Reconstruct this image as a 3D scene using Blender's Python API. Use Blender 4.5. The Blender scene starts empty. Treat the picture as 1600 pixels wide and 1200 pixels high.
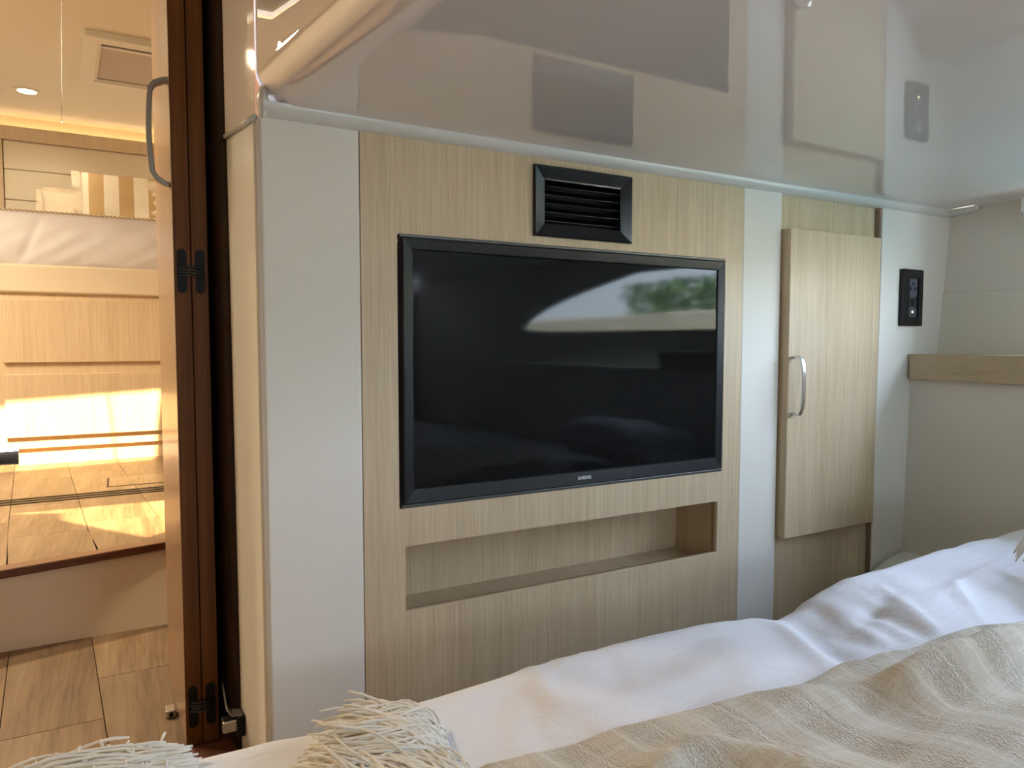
import bpy, bmesh, math, random
from mathutils import Vector, Matrix, noise
random.seed(7)
PI = math.pi
S = bpy.context.scene
COL = S.collection

# ---------------------------------------------------------------- camera
cd = bpy.data.cameras.new('camera')
cam = bpy.data.objects.new('camera', cd); COL.objects.link(cam)
cd.sensor_fit = 'HORIZONTAL'; cd.sensor_width = 36.0
cd.lens = 36.0 * 1109.0 / 1600.0
cd.clip_start = 0.02
PITCH = math.radians(3.2514); YAW = math.radians(61.0977 - 90.0)
cam.location = (0, 0, 0)
cam.rotation_euler = (PI / 2 - PITCH, 0, YAW)
S.camera = cam

# ---------------------------------------------------------------- world, sun, exposure
SKY = 19.0
SUN = 220.0
S.view_settings.view_transform = 'Standard'
S.view_settings.look = 'None'
S.view_settings.gamma = 1.0
S.view_settings.use_curve_mapping = False
S.view_settings.exposure = 0.30
S.cycles.max_bounces = 14
S.cycles.diffuse_bounces = 8
S.cycles.glossy_bounces = 6
S.cycles.sample_clamp_indirect = 4.0
S.cycles.caustics_reflective = False
S.cycles.caustics_refractive = False
w = bpy.data.worlds.new('sky'); S.world = w; w.use_nodes = True
nt = w.node_tree; nt.nodes.clear()
wo = nt.nodes.new('ShaderNodeOutputWorld'); bg = nt.nodes.new('ShaderNodeBackground')
tc = nt.nodes.new('ShaderNodeTexCoord'); sx = nt.nodes.new('ShaderNodeSeparateXYZ')
rp = nt.nodes.new('ShaderNodeValToRGB')
rp.color_ramp.elements[0].position = 0.0; rp.color_ramp.elements[0].color = (0.80, 0.88, 1.0, 1)
rp.color_ramp.elements[1].position = 0.7; rp.color_ramp.elements[1].color = (0.74, 0.86, 1.25, 1)
nt.links.new(tc.outputs['Generated'], sx.inputs[0]); nt.links.new(sx.outputs['Z'], rp.inputs[0])
nt.links.new(rp.outputs[0], bg.inputs[0]); bg.inputs[1].default_value = SKY
nt.links.new(bg.outputs[0], wo.inputs[0])
SUND = Vector((0.05, 0.82, -1.0)).normalized()
sl = bpy.data.lights.new('sun', 'SUN'); sl.energy = SUN; sl.angle = 0.012; sl.color = (1.0, 0.90, 0.70)
so = bpy.data.objects.new('sun', sl); COL.objects.link(so); so.location = (-0.4, -4, 6)
so.rotation_euler = SUND.to_track_quat('-Z', 'Y').to_euler()


def area(name, loc, target, sx_, sy_, power, col):
    l = bpy.data.lights.new(name, 'AREA'); l.shape = 'RECTANGLE'; l.size = sx_; l.size_y = sy_; l.energy = power; l.color = col
    o = bpy.data.objects.new(name, l); COL.objects.link(o); o.location = loc
    o.rotation_euler = (Vector(target) - Vector(loc)).to_track_quat('-Z', 'Y').to_euler()
    return o


# portals: they give no light, they only tell the sampler which openings the sky shines through
for _n, _l, _t, _a, _b in (('hull_window_portal', (1.835, 0.06, 0.165), (0.835, 0.23, 0.165), 1.45, 0.26),
                           ('aft_fill_portal', (0.9, -1.68, 0.205), (0.9, 0, 0.205), 0.72, 0.23),
                           ('added_skylight_portal', (-0.15, 2.32, 1.165), (-0.15, 2.32, 0.0), 1.1, 0.60),
                           ('added_skylight_portal', (-0.15, 1.05, 1.165), (-0.15, 1.05, 0.0), 1.1, 0.70)):
    area(_n, _l, _t, _a, _b, 1.0, (1, 1, 1)).data.cycles.is_portal = True


# ---------------------------------------------------------------- helpers
def lin(c):
    return tuple(((v / 12.92) if v <= 0.04045 else ((v + 0.055) / 1.055) ** 2.4) for v in c)


def rgb(r, g, b):
    return lin((r / 255, g / 255, b / 255)) + (1.0,)


def mat(name, col, rough=0.5, metal=0.0, coat=0.0, ior=1.5, spec=0.5, emit=None, estr=0.0, sheen=0.0):
    m = bpy.data.materials.new(name); m.use_nodes = True
    b = m.node_tree.nodes['Principled BSDF']
    b.inputs['Base Color'].default_value = col
    b.inputs['Roughness'].default_value = rough
    b.inputs['Metallic'].default_value = metal
    b.inputs['IOR'].default_value = ior
    b.inputs['Specular IOR Level'].default_value = spec
    b.inputs['Coat Weight'].default_value = coat
    b.inputs['Coat Roughness'].default_value = 0.03
    b.inputs['Sheen Weight'].default_value = sheen
    if emit:
        b.inputs['Emission Color'].default_value = emit; b.inputs['Emission Strength'].default_value = estr
    return m


def N(m, t, **kw):
    n = m.node_tree.nodes.new(t)
    for k, v in kw.items():
        setattr(n, k, v)
    return n


def L(m, a, b):
    m.node_tree.links.new(a, b)


def bsdf(m):
    return m.node_tree.nodes['Principled BSDF']


def coords(m, scale=(1, 1, 1), rot=(0, 0, 0), kind='Object'):
    t = N(m, 'ShaderNodeTexCoord'); mp = N(m, 'ShaderNodeMapping')
    mp.inputs['Scale'].default_value = scale; mp.inputs['Rotation'].default_value = rot
    L(m, t.outputs[kind], mp.inputs[0])
    return mp.outputs[0]


def ramp(m, fac, stops):
    r = N(m, 'ShaderNodeValToRGB'); e = r.color_ramp.elements
    while len(e) < len(stops):
        e.new(0.5)
    for i, (p, c) in enumerate(stops):
        e[i].position = p; e[i].color = c
    L(m, fac, r.inputs[0]); return r.outputs[0]


def noise_tex(m, vec, scale, detail=4, rough=0.55, dist=0.0):
    n = N(m, 'ShaderNodeTexNoise')
    n.inputs['Scale'].default_value = scale; n.inputs['Detail'].default_value = detail
    n.inputs['Roughness'].default_value = rough; n.inputs['Distortion'].default_value = dist
    L(m, vec, n.inputs['Vector']); return n.outputs['Fac']


def bump(m, h, strength=0.2, dist=0.001):
    b = N(m, 'ShaderNodeBump'); b.inputs['Strength'].default_value = strength
    b.inputs['Distance'].default_value = dist
    L(m, h, b.inputs['Height']); L(m, b.outputs[0], bsdf(m).inputs['Normal'])


def mix(m, fac, a, b, blend='MIX'):
    n = N(m, 'ShaderNodeMix', data_type='RGBA', blend_type=blend)
    if isinstance(fac, (int, float)):
        n.inputs[0].default_value = fac
    else:
        L(m, fac, n.inputs[0])
    for i, v in ((6, a), (7, b)):
        if isinstance(v, tuple):
            n.inputs[i].default_value = v
        else:
            L(m, v, n.inputs[i])
    return n.outputs[2]


def wood(name, dark, mid, light, grain=(90, 90, 1.6), rough=0.42, coat=0.0, figure=0.35):
    """wood veneer, the grain runs along the axis with the small scale"""
    m = mat(name, mid, rough, coat=coat)
    v = coords(m, grain)
    f = noise_tex(m, v, 3.0, 6, 0.62)
    v2 = coords(m, tuple(g * 0.16 for g in grain))
    g2 = noise_tex(m, v2, 2.0, 3, 0.5, 0.8)
    c1 = ramp(m, f, [(0.30, dark), (0.5, mid), (0.70, light)])
    c2 = ramp(m, g2, [(0.3, dark), (0.5, mid), (0.7, light)])
    L(m, mix(m, figure, c1, c2), bsdf(m).inputs['Base Color'])
    bump(m, f, 0.12, 0.0006)
    return m


def link(name, me, m=None, parent=None):
    o = bpy.data.objects.new(name, me); COL.objects.link(o)
    if m is not None and not me.materials:
        me.materials.append(m)
    if parent is not None:
        o.parent = parent
    return o


def root_off(parent):
    v = Vector((0, 0, 0)); p = parent
    while p is not None:
        v += p.location; p = p.parent
    return v


G = 1.0             # scale of the coordinates in use


def obj(name, bm, m, parent=None, smooth=False, up=False, face=None):
    """one bmesh in world coordinates -> one mesh object whose origin sits at its own base"""
    off = root_off(parent)
    me = bpy.data.meshes.new(name)
    if G != 1.0:
        bmesh.ops.scale(bm, vec=(G, G, G), verts=bm.verts[:])
    bmesh.ops.recalc_face_normals(bm, faces=bm.faces[:])
    if up or face:
        bm.normal_update(); fd = Vector(face or (0, 0, 1))
        if sum(f.normal.dot(fd) * f.calc_area() for f in bm.faces) < 0:
            bmesh.ops.reverse_faces(bm, faces=bm.faces[:])
    xs = [v.co for v in bm.verts]
    lo = Vector((min(c.x for c in xs), min(c.y for c in xs), min(c.z for c in xs)))
    hi = Vector((max(c.x for c in xs), max(c.y for c in xs), max(c.z for c in xs)))
    base = Vector(((lo.x + hi.x) / 2, (lo.y + hi.y) / 2, lo.z))
    bmesh.ops.translate(bm, verts=bm.verts[:], vec=-base)
    bm.to_mesh(me); bm.free()
    if smooth:
        me.polygons.foreach_set('use_smooth', [True] * len(me.polygons))
    o = link(name, me, m, parent)
    o.location = base - off
    return o


def smooth_angle(o, a=40):
    me = o.data
    me.polygons.foreach_set('use_smooth', [True] * len(me.polygons))
    bm = bmesh.new(); bm.from_mesh(me)
    for e in bm.edges:
        if len(e.link_faces) == 2 and e.calc_face_angle(0) > math.radians(a):
            e.smooth = False
    bm.to_mesh(me); bm.free()
    return o


def thing(name, label, cat, loc=(0, 0, 0), group=None):
    o = bpy.data.objects.new(name, None); COL.objects.link(o)
    o.empty_display_size = 0.05
    o.location = Vector(loc) * G; o['label'] = label; o['category'] = cat
    if group:
        o['group'] = group
    return o


def tag(o, label, cat, group=None):
    o['label'] = label; o['category'] = cat
    if group:
        o['group'] = group
    return o


def struct(o, label=None):
    o['kind'] = 'structure'
    if label:
        o['label'] = label
    return o


def new():
    return bmesh.new()


def hexa(bm, p):
    """8 points: bottom ring 0-3, top ring 4-7"""
    vs = [bm.verts.new(q) for q in p]
    for f in ((0, 3, 2, 1), (4, 5, 6, 7), (0, 1, 5, 4), (1, 2, 6, 5), (2, 3, 7, 6), (3, 0, 4, 7)):
        bm.faces.new([vs[i] for i in f])
    return vs


def bevel_new(bm, vs, r, seg=2):
    if r <= 0:
        return
    ed = set()
    for v in vs:
        for e in v.link_edges:
            ed.add(e)
    bmesh.ops.bevel(bm, geom=list(ed), offset=r, segments=seg, affect='EDGES', profile=0.5)


def box(bm, x0, x1, y0, y1, z0, z1, r=0.0, seg=2):
    vs = hexa(bm, [(x0, y0, z0), (x1, y0, z0), (x1, y1, z0), (x0, y1, z0),
                   (x0, y0, z1), (x1, y0, z1), (x1, y1, z1), (x0, y1, z1)])
    bevel_new(bm, vs, r, seg)
    return bm


def B(x0, x1, y0, y1, z0, z1, r=0.0, seg=2):
    return box(new(), x0, x1, y0, y1, z0, z1, r, seg)


def plan(bm, pts, z0, z1, r=0.0):
    """prism from a plan polygon"""
    a = [bm.verts.new((p[0], p[1], z0)) for p in pts]; b = [bm.verts.new((p[0], p[1], z1)) for p in pts]
    n = len(pts)
    bm.faces.new(a[::-1]); bm.faces.new(b)
    for i in range(n):
        bm.faces.new((a[i], a[(i + 1) % n], b[(i + 1) % n], b[i]))
    bevel_new(bm, a + b, r, 2)
    return bm


def rrect(x0, x1, z0, z1, r, n=4):
    pts = []
    for cx, cz, a0 in ((x1 - r, z1 - r, 0), (x0 + r, z1 - r, 90), (x0 + r, z0 + r, 180), (x1 - r, z0 + r, 270)):
        for i in range(n + 1):
            a = math.radians(a0 + 90 * i / n)
            pts.append((cx + r * math.cos(a), cz + r * math.sin(a)))
    return pts


def holed(outer, holes, thick, place, bev=0.0):
    """flat board with holes: 2-D outline (u, v) filled and extruded, then each vertex mapped by place(u, v, w)"""
    cu = bpy.data.curves.new('tmp', 'CURVE'); cu.dimensions = '2D'; cu.fill_mode = 'BOTH'
    cu.extrude = thick / 2; cu.bevel_depth = bev; cu.bevel_resolution = 1
    for pts in [outer] + holes:
        s = cu.splines.new('POLY'); s.points.add(len(pts) - 1)
        for i, p in enumerate(pts):
            s.points[i].co = (p[0], p[1], 0, 1)
        s.use_cyclic_u = True
    o = bpy.data.objects.new('tmp', cu); COL.objects.link(o)
    dg = bpy.context.evaluated_depsgraph_get()
    me = bpy.data.meshes.new_from_object(o.evaluated_get(dg))
    bm = new(); bm.from_mesh(me)
    bmesh.ops.remove_doubles(bm, verts=bm.verts[:], dist=1e-5)
    for v in bm.verts:
        v.co = Vector(place(v.co.x, v.co.y, v.co.z))
    bpy.data.objects.remove(o); bpy.data.curves.remove(cu); bpy.data.meshes.remove(me)
    return bm


def tube(bm, pts, rad, sides=6, cap=True, taper=None):
    pts = [Vector(p) for p in pts]; rings = []
    up = Vector((0.13, 0.21, 0.97)).normalized()
    for i, p in enumerate(pts):
        t = (pts[min(i + 1, len(pts) - 1)] - pts[max(i - 1, 0)])
        if t.length < 1e-9:
            t = Vector((0, 0, 1))
        t.normalize()
        a = t.cross(up)
        if a.length < 1e-3:
            a = t.cross(Vector((1, 0, 0)))
        a.normalize(); b = t.cross(a)
        r = rad if taper is None else rad * taper[i]
        rings.append([bm.verts.new(p + a * (r * math.cos(2 * PI * k / sides)) + b * (r * math.sin(2 * PI * k / sides))) for k in range(sides)])
    for i in range(len(rings) - 1):
        for k in range(sides):
            bm.faces.new((rings[i][k], rings[i][(k + 1) % sides], rings[i + 1][(k + 1) % sides], rings[i + 1][k]))
    if cap:
        bm.faces.new(rings[0][::-1]); bm.faces.new(rings[-1])
    return bm


def strap(bm, pts, side, wid, thk, r=0.0012):
    """flat bar swept along pts; `side` = direction of its width"""
    pts = [Vector(p) for p in pts]; side = Vector(side).normalized(); rings = []
    for i, p in enumerate(pts):
        t = (pts[min(i + 1, len(pts) - 1)] - pts[max(i - 1, 0)]).normalized()
        n = t.cross(side).normalized()
        ring = []
        hw, ht = wid / 2, thk / 2
        for su, sv in ((-hw + r, -ht), (hw - r, -ht), (hw, -ht + r), (hw, ht - r), (hw - r, ht), (-hw + r, ht), (-hw, ht - r), (-hw, -ht + r)):
            ring.append(bm.verts.new(p + side * su + n * sv))
        rings.append(ring)
    for i in range(len(rings) - 1):
        for k in range(8):
            bm.faces.new((rings[i][k], rings[i][(k + 1) % 8], rings[i + 1][(k + 1) % 8], rings[i + 1][k]))
    bm.faces.new(rings[0][::-1]); bm.faces.new(rings[-1])
    return bm


def disc(bm, c, axis, r, h, seg=24):
    """short cylinder from c along axis by h"""
    c = Vector(c); ax = Vector(axis).normalized()
    q = ax.to_track_quat('Z', 'Y').to_matrix().to_4x4()
    M = Matrix.Translation(c + ax * (h / 2)) @ q
    bmesh.ops.create_cone(bm, cap_ends=True, segments=seg, radius1=r, radius2=r, depth=h, matrix=M)
    return bm


def grid(bm, nu, nv, f):
    vs = [[bm.verts.new(f(i / (nu - 1), j / (nv - 1))) for j in range(nv)] for i in range(nu)]
    for i in range(nu - 1):
        for j in range(nv - 1):
            bm.faces.new((vs[i][j], vs[i + 1][j], vs[i + 1][j + 1], vs[i][j + 1]))
    return vs


def lerp(a, b, t):
    return a + (b - a) * t


def sstep(a, b, x):
    t = max(0.0, min(1.0, (x - a) / (b - a))); return t * t * (3 - 2 * t)


def table(tb, x):
    if x <= tb[0][0]:
        return tb[0][1]
    for (xa, ya), (xb, yb) in zip(tb, tb[1:]):
        if x <= xb:
            t = (x - xa) / (xb - xa); t = t * t * (3 - 2 * t) * 0.5 + t * 0.5
            return ya + (yb - ya) * t
    return tb[-1][1]


# ---------------------------------------------------------------- materials
def make_vinyl(name, col, sc=900):
    m = mat(name, col, 0.55)
    v = coords(m, (1, 1, 1))
    n = noise_tex(m, v, sc, 2, 0.6)
    n2 = noise_tex(m, v, 2.2, 2, 0.5)
    L(m, mix(m, n2, tuple(c * 0.97 for c in col[:3]) + (1,), col), bsdf(m).inputs['Base Color'])
    bump(m, n, 0.10, 0.0004)
    return m


M_VINYL = make_vinyl('white vinyl', (0.80, 0.775, 0.715, 1))
M_HULL = make_vinyl('oatmeal hull lining', (0.77, 0.735, 0.665, 1))
M_CREAM = make_vinyl('cream leatherette', (0.78, 0.68, 0.53, 1))
M_PANEL = make_vinyl('cream headboard', (0.80, 0.74, 0.63, 1))
M_CEIL = make_vinyl('cream ceiling', (0.82, 0.785, 0.72, 1), 300)
M_OAK = wood('pale oak laminate', (0.43, 0.325, 0.20, 1), (0.56, 0.44, 0.29, 1), (0.66, 0.54, 0.375, 1), (95, 95, 2.2))
M_OAKH = wood('pale oak laminate lengthwise', (0.37, 0.28, 0.17, 1), (0.47, 0.37, 0.24, 1), (0.55, 0.44, 0.30, 1), (90, 2.2, 90))
M_OAKX = wood('pale oak valance', (0.48, 0.38, 0.26, 1), (0.61, 0.50, 0.36, 1), (0.70, 0.59, 0.44, 1), (70, 70, 2.0))
M_DRAW = wood('honey oak drawer', (0.56, 0.43, 0.275, 1), (0.68, 0.54, 0.365, 1), (0.76, 0.62, 0.44, 1), (60, 60, 1.8))
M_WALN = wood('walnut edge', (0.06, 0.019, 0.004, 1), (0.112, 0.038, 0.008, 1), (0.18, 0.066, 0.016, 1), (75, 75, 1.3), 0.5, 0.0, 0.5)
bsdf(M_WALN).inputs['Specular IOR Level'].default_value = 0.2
M_WALF = wood('lit walnut face', (0.26, 0.155, 0.085, 1), (0.32, 0.195, 0.11, 1), (0.37, 0.24, 0.145, 1), (160, 160, 3), 0.34, 0.1)  # lighter than the edge: cabin light on the face put into its colour
M_NOSE = wood('mahogany nosing', (0.075, 0.028, 0.016, 1), (0.12, 0.045, 0.026, 1), (0.17, 0.07, 0.04, 1), (2, 80, 80), 0.35)
M_FLOOR = []
for i, k in enumerate((0.60, 0.54, 0.66)):
    M_FLOOR.append(wood('oak floor plank', (0.12 * k, 0.065 * k, 0.032 * k, 1), (0.38 * k, 0.25 * k, 0.145 * k, 1), (0.50 * k, 0.36 * k, 0.23 * k, 1), (42, 2.4, 42), 0.45, 0, 0.55))
M_GAP = mat('dark gap', (0.05, 0.032, 0.02, 1), 0.8)

M_GEL = mat('white gelcoat', (0.76, 0.715, 0.695, 1), 0.0, ior=2.3)
M_GELU = mat('warm white gelcoat', (0.85, 0.79, 0.74, 1), 0.05, ior=1.5)
M_GELTRIM = mat('gelcoat trim', (0.66, 0.655, 0.63, 1), 0.22)
M_BLACK = mat('black plastic', (0.005, 0.005, 0.006, 1), 0.32, spec=0.3)
M_BLACKM = mat('matt black metal', (0.005, 0.0045, 0.004, 1), 0.5, spec=0.2)
M_VOID = mat('black duct', (0.002, 0.002, 0.002, 1), 0.9)
M_BEZEL = mat('television bezel', (0.007, 0.008, 0.011, 1), 0.33, spec=0.3)
M_TVEDGE = mat('television edge strip', (0.10, 0.10, 0.10, 1), 0.35, 0.7)
M_SCREEN = mat('television screen', (0.003, 0.0035, 0.0045, 1), 0.05, ior=1.5, spec=0.2)
M_LOGO = mat('silver lettering', (0.75, 0.77, 0.8, 1), 0.35)
M_STEEL = mat('brushed nickel', (0.62, 0.60, 0.57, 1), 0.26, 1.0)
M_PEWTER = mat('pewter handle', (0.30, 0.27, 0.23, 1), 0.38, 0.85)
M_SOCK = mat('grey socket module', (0.075, 0.085, 0.11, 1), 0.4)
M_SOCKD = mat('dark usb module', (0.03, 0.033, 0.042, 1), 0.4)
M_WHITEP = mat('white plastic', (0.82, 0.82, 0.80, 1), 0.4)
M_PRINT = mat('grey print', (0.30, 0.31, 0.36, 1), 0.6)

M_DUVET = mat('white cotton', (0.90, 0.90, 0.955, 1), 0.85, sheen=0.15)
_v = coords(M_DUVET, (1, 1, 1))
_n = noise_tex(M_DUVET, _v, 9.0, 5, 0.55, 1.2)
_n2 = noise_tex(M_DUVET, coords(M_DUVET, (14, 40, 20), (0, 0, 0.5)), 1.0, 5, 0.6, 1.5)
bump(M_DUVET, mix(M_DUVET, 0.4, _n, _n2), 0.55, 0.012)
M_SHEET = mat('white fitted sheet', (0.83, 0.83, 0.90, 1), 0.85)
M_YARN = mat('cream yarn', (0.87, 0.82, 0.725, 1), 0.9, sheen=0.3)
M_PIPW = mat('cream cord', (0.85, 0.80, 0.70, 1), 0.8)
M_PIPB = mat('tan cord', (0.50, 0.37, 0.24, 1), 0.8)


def make_throw():
    m = mat('beige woven throw', (0.55, 0.47, 0.36, 1), 0.92, sheen=0.2)
    rot = (0, 0, math.radians(-9))
    v = coords(m, (1, 1, 1), rot)

    def bands(ax, period, lo, hi, ph):
        wn = N(m, 'ShaderNodeTexWave', wave_type='BANDS', bands_direction=ax, wave_profile='SIN')
        wn.inputs['Scale'].default_value = 2 * PI / (20.0 * period); wn.inputs['Distortion'].default_value = 0.5
        wn.inputs['Detail'].default_value = 2; wn.inputs['Detail Scale'].default_value = 4
        wn.inputs['Phase Offset'].default_value = ph
        L(m, v, wn.inputs['Vector'])
        return ramp(m, wn.outputs['Fac'], [(lo, (0, 0, 0, 1)), (hi, (1, 1, 1, 1))])
    bx, by = bands('X', 0.082, 0.42, 0.58, 0.3), bands('Y', 0.064, 0.35, 0.65, 1.0)
    lines = bands('X', 0.041, 0.955, 0.99, 2.0)
    fine = N(m, 'ShaderNodeTexVoronoi'); fine.inputs['Scale'].default_value = 430
    L(m, coords(m, (1.0, 0.6, 0.8), rot), fine.inputs['Vector'])
    nub = ramp(m, fine.outputs['Distance'], [(0.15, (1, 1, 1, 1)), (0.7, (0, 0, 0, 1))])
    slub = noise_tex(m, coords(m, (300, 14, 60), rot), 1.0, 3, 0.6)
    slub2 = noise_tex(m, coords(m, (14, 300, 60), rot), 1.0, 3, 0.6)
    sl = mix(m, 0.5, slub, slub2)
    plain = ramp(m, sl, [(0.36, (0.58, 0.515, 0.415, 1)), (0.5, (0.66, 0.60, 0.50, 1)), (0.64, (0.74, 0.69, 0.60, 1))])
    dotted = ramp(m, nub, [(0.0, (0.52, 0.45, 0.35, 1)), (0.5, (0.62, 0.555, 0.45, 1)), (1.0, (0.76, 0.70, 0.60, 1))])
    mm = N(m, 'ShaderNodeMath', operation='MULTIPLY'); L(m, bx, mm.inputs[0])
    ad = N(m, 'ShaderNodeMath', operation='MULTIPLY_ADD'); ad.inputs[1].default_value = -0.75; ad.inputs[2].default_value = 0.9
    L(m, by, ad.inputs[0]); L(m, ad.outputs[0], mm.inputs[1])
    base = mix(m, mm.outputs[0], plain, dotted)
    base = mix(m, by, mix(m, 0.22, base, (0.54, 0.45, 0.34, 1)), base)
    base = mix(m, lines, base, mix(m, 0.4, base, (0.84, 0.80, 0.72, 1)))
    L(m, base, bsdf(m).inputs['Base Color'])
    h = mix(m, bx, mix(m, 0.25, sl, nub), nub)
    bump(m, h, 0.7, 0.0022)
    return m


M_THROW = make_throw()


def make_stripe():
    m = mat('striped linen', (0.8, 0.7, 0.5, 1), 0.9)
    t = N(m, 'ShaderNodeTexCoord'); s = N(m, 'ShaderNodeSeparateXYZ'); L(m, t.outputs['Object'], s.inputs[0])
    mm = N(m, 'ShaderNodeMath', operation='MULTIPLY_ADD'); mm.inputs[1].default_value = 1 / 0.128; mm.inputs[2].default_value = 10.17
    L(m, s.outputs['X'], mm.inputs[0])
    fr = N(m, 'ShaderNodeMath', operation='FRACT'); L(m, mm.outputs[0], fr.inputs[0])
    c = ramp(m, fr.outputs[0], [(0.0, (0.50, 0.36, 0.18, 1)), (0.49, (0.50, 0.36, 0.18, 1)), (0.51, (0.82, 0.76, 0.64, 1)), (1.0, (0.82, 0.76, 0.64, 1))])
    L(m, c, bsdf(m).inputs['Base Color'])
    return m


M_STRIPE = make_stripe()
M_PILLOW = mat('cream linen', (0.80, 0.72, 0.58, 1), 0.9)
M_BLIND = mat('pleated blind', (0.52, 0.46, 0.42, 1), 0.8)
M_LED = mat('warm led strip', (1, 0.8, 0.5, 1), 0.5, emit=(1.0, 0.66, 0.28, 1), estr=5.0)
M_LAMP = mat('warm lamp', (1, 0.9, 0.7, 1), 0.5, emit=(1.0, 0.80, 0.50, 1), estr=14.0)
M_LEDW = mat('indicator light', (1, 0.9, 0.5, 1), 0.5, emit=(1.0, 0.9, 0.5, 1), estr=2.0)

# ================================================================ setting
D = 1.136           # plane of the television wall
ZC = 0.358          # underside of the glossy overhead
K = 0.88            # the far cabin was surveyed in units of 0.88 m
ZF = -0.82          # lower floor, far cabin units
FL = ZF * K         # lower floor in metres
ZU = -0.60          # upper floor
ZT = 1.28           # cabin ceiling


def hullx(y, z):    # inner face of the upper hull side
    return 1.985 - 0.17 * (D - y) + 0.10 * (z - 0.341)


G = K
# ---- floors: slabs with separate planks
def planks(parent, xr, yr, z, wid, dy, ang, seed, clip):
    rnd = random.Random(seed)
    ca, sa = math.cos(ang), math.sin(ang)
    k = 0
    u = xr[0]
    while u < xr[1]:
        y = yr[0] - rnd.random() * 0.8
        while y < yr[1]:
            ln = dy * (0.8 + 0.5 * rnd.random()); g = 0.0007
            a0, a1, b0, b1 = u + g, u + wid - g, max(y + g, yr[0]), min(y + ln - g, yr[1])
            if b1 - b0 > 0.05:
                bm = B(0, a1 - a0, 0, b1 - b0, 0, 0.012, 0.001, 1)
                for v in bm.verts:
                    px, py = a0 + v.co.x, b0 + v.co.y
                    v.co = Vector((px + (py - yr[0]) * ang, py, z - 0.012 + v.co.z))
                cl = clip
                if cl:
                    for v in bm.verts:
                        lim = cl(v.co.x)
                        if v.co.y < lim:
                            v.co.y = lim
                obj('plank', bm, M_FLOOR[rnd.randrange(3)], parent)
            y += ln
        u += wid


fl = struct(obj('floor', B(-1.5, 2.35, -1.9, 2.45, ZF - 0.05, ZF - 0.012), M_GAP))
planks(fl, (-1.12, 0.36), (0.80, 2.30), ZF, 0.190, 0.62, -0.075, 3, None)


def nose_y(x):      # front line of the step nosing
    x = max(x, -0.42)
    return 2.264 + (x + 0.292) * (2.355 - 2.264) / (0.104 + 0.292)


fu = struct(obj('floor', plan(new(), [(-1.3, nose_y(-1.3) + 0.04), (-0.42, nose_y(-0.42) + 0.04), (0.95, nose_y(0.95) + 0.04), (0.95, 4.9), (-1.3, 4.9)], ZU - 0.05, ZU - 0.012), M_GAP))
planks(fu, (-0.70, 0.62), (2.10, 4.30), ZU, 0.215, 0.55, -0.093, 11, lambda x: nose_y(x) + 0.02)
# riser and nosing of the step
bm = new()
xa, xb = -1.3, 0.95
grid(bm, 40, 10, lambda a, b: (lerp(xa, xb, a), lerp(2.27, nose_y(lerp(xa, xb, a)) + 0.012, b), lerp(ZF, ZU - 0.02, b)))
struct(obj('trim_1', bm, M_CREAM, None, True, face=(0, -1, 0)), 'cream step riser between the two wooden floors')
bm = plan(new(), [(xa, nose_y(xa)), (-0.42, nose_y(-0.42)), (xb, nose_y(xb)), (xb, nose_y(xb) + 0.05), (-0.42, nose_y(-0.42) + 0.05), (xa, nose_y(xa) + 0.05)], ZU - 0.022, ZU + 0.002, 0.004)
struct(obj('trim_2', bm, M_NOSE), 'dark red brown nosing along the step edge')
# added dark slab in place of shaded floor under the folding door
struct(obj('shade_slab', B(0.105, 0.24, 1.40, 1.93, ZF, ZF + 0.014, 0.003), M_NOSE), 'dark slab standing in for shaded floor under the folding door')

G = 1.0
CT = ZT * K
# ---- television wall: carcass behind the panels
TVX0, TVX1 = 0.347, 1.209
wl = struct(obj('wall_front', holed([(0.21, FL), (2.05, FL), (2.05, 0.40), (0.21, 0.40)],
            [[(0.40, -0.30), (1.17, -0.30), (1.17, 0.19), (0.40, 0.19)], [(0.405, -0.50), (1.16, -0.50), (1.16, -0.335), (0.405, -0.335)],
             [(0.68, 0.21), (0.89, 0.21), (0.89, 0.31), (0.68, 0.31)]],
            0.03, lambda u, v, w: (u, 1.18 + w, v)), M_GAP))
obj('vinyl_panel', B(0.1935, TVX0 - 0.0003, D, D + 0.03, FL, 0.348, 0.004, 3), M_VINYL, wl)
obj('vinyl_panel', B(TVX1 + 0.0003, 1.3285, D - 0.001, D + 0.03, FL, 0.350, 0.002, 2), M_VINYL, wl)
bm = new()          # column beside the cupboard, widening upward to the hull
hexa(bm, [(1.6845, 1.132, FL), (1.80, 1.132, FL), (1.80, D + 0.03, FL), (1.6845, D + 0.03, FL),
          (1.6925, 1.132, 0.342), (2.03, 1.132, 0.342), (2.03, D + 0.03, 0.342), (1.6925, D + 0.03, 0.342)])
bevel_new(bm, bm.verts[:], 0.003, 2)
obj('vinyl_panel', bm, M_VINYL, wl)


# return wall that turns away towards the doorway: top leans left, foot almost straight
def retx(y, z):
    t = (z - FL) / (0.345 - FL)
    s = lerp(-0.165, -0.19, max(0.0, min(1.3, t)))
    return 0.192 + s * (y - D)


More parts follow.
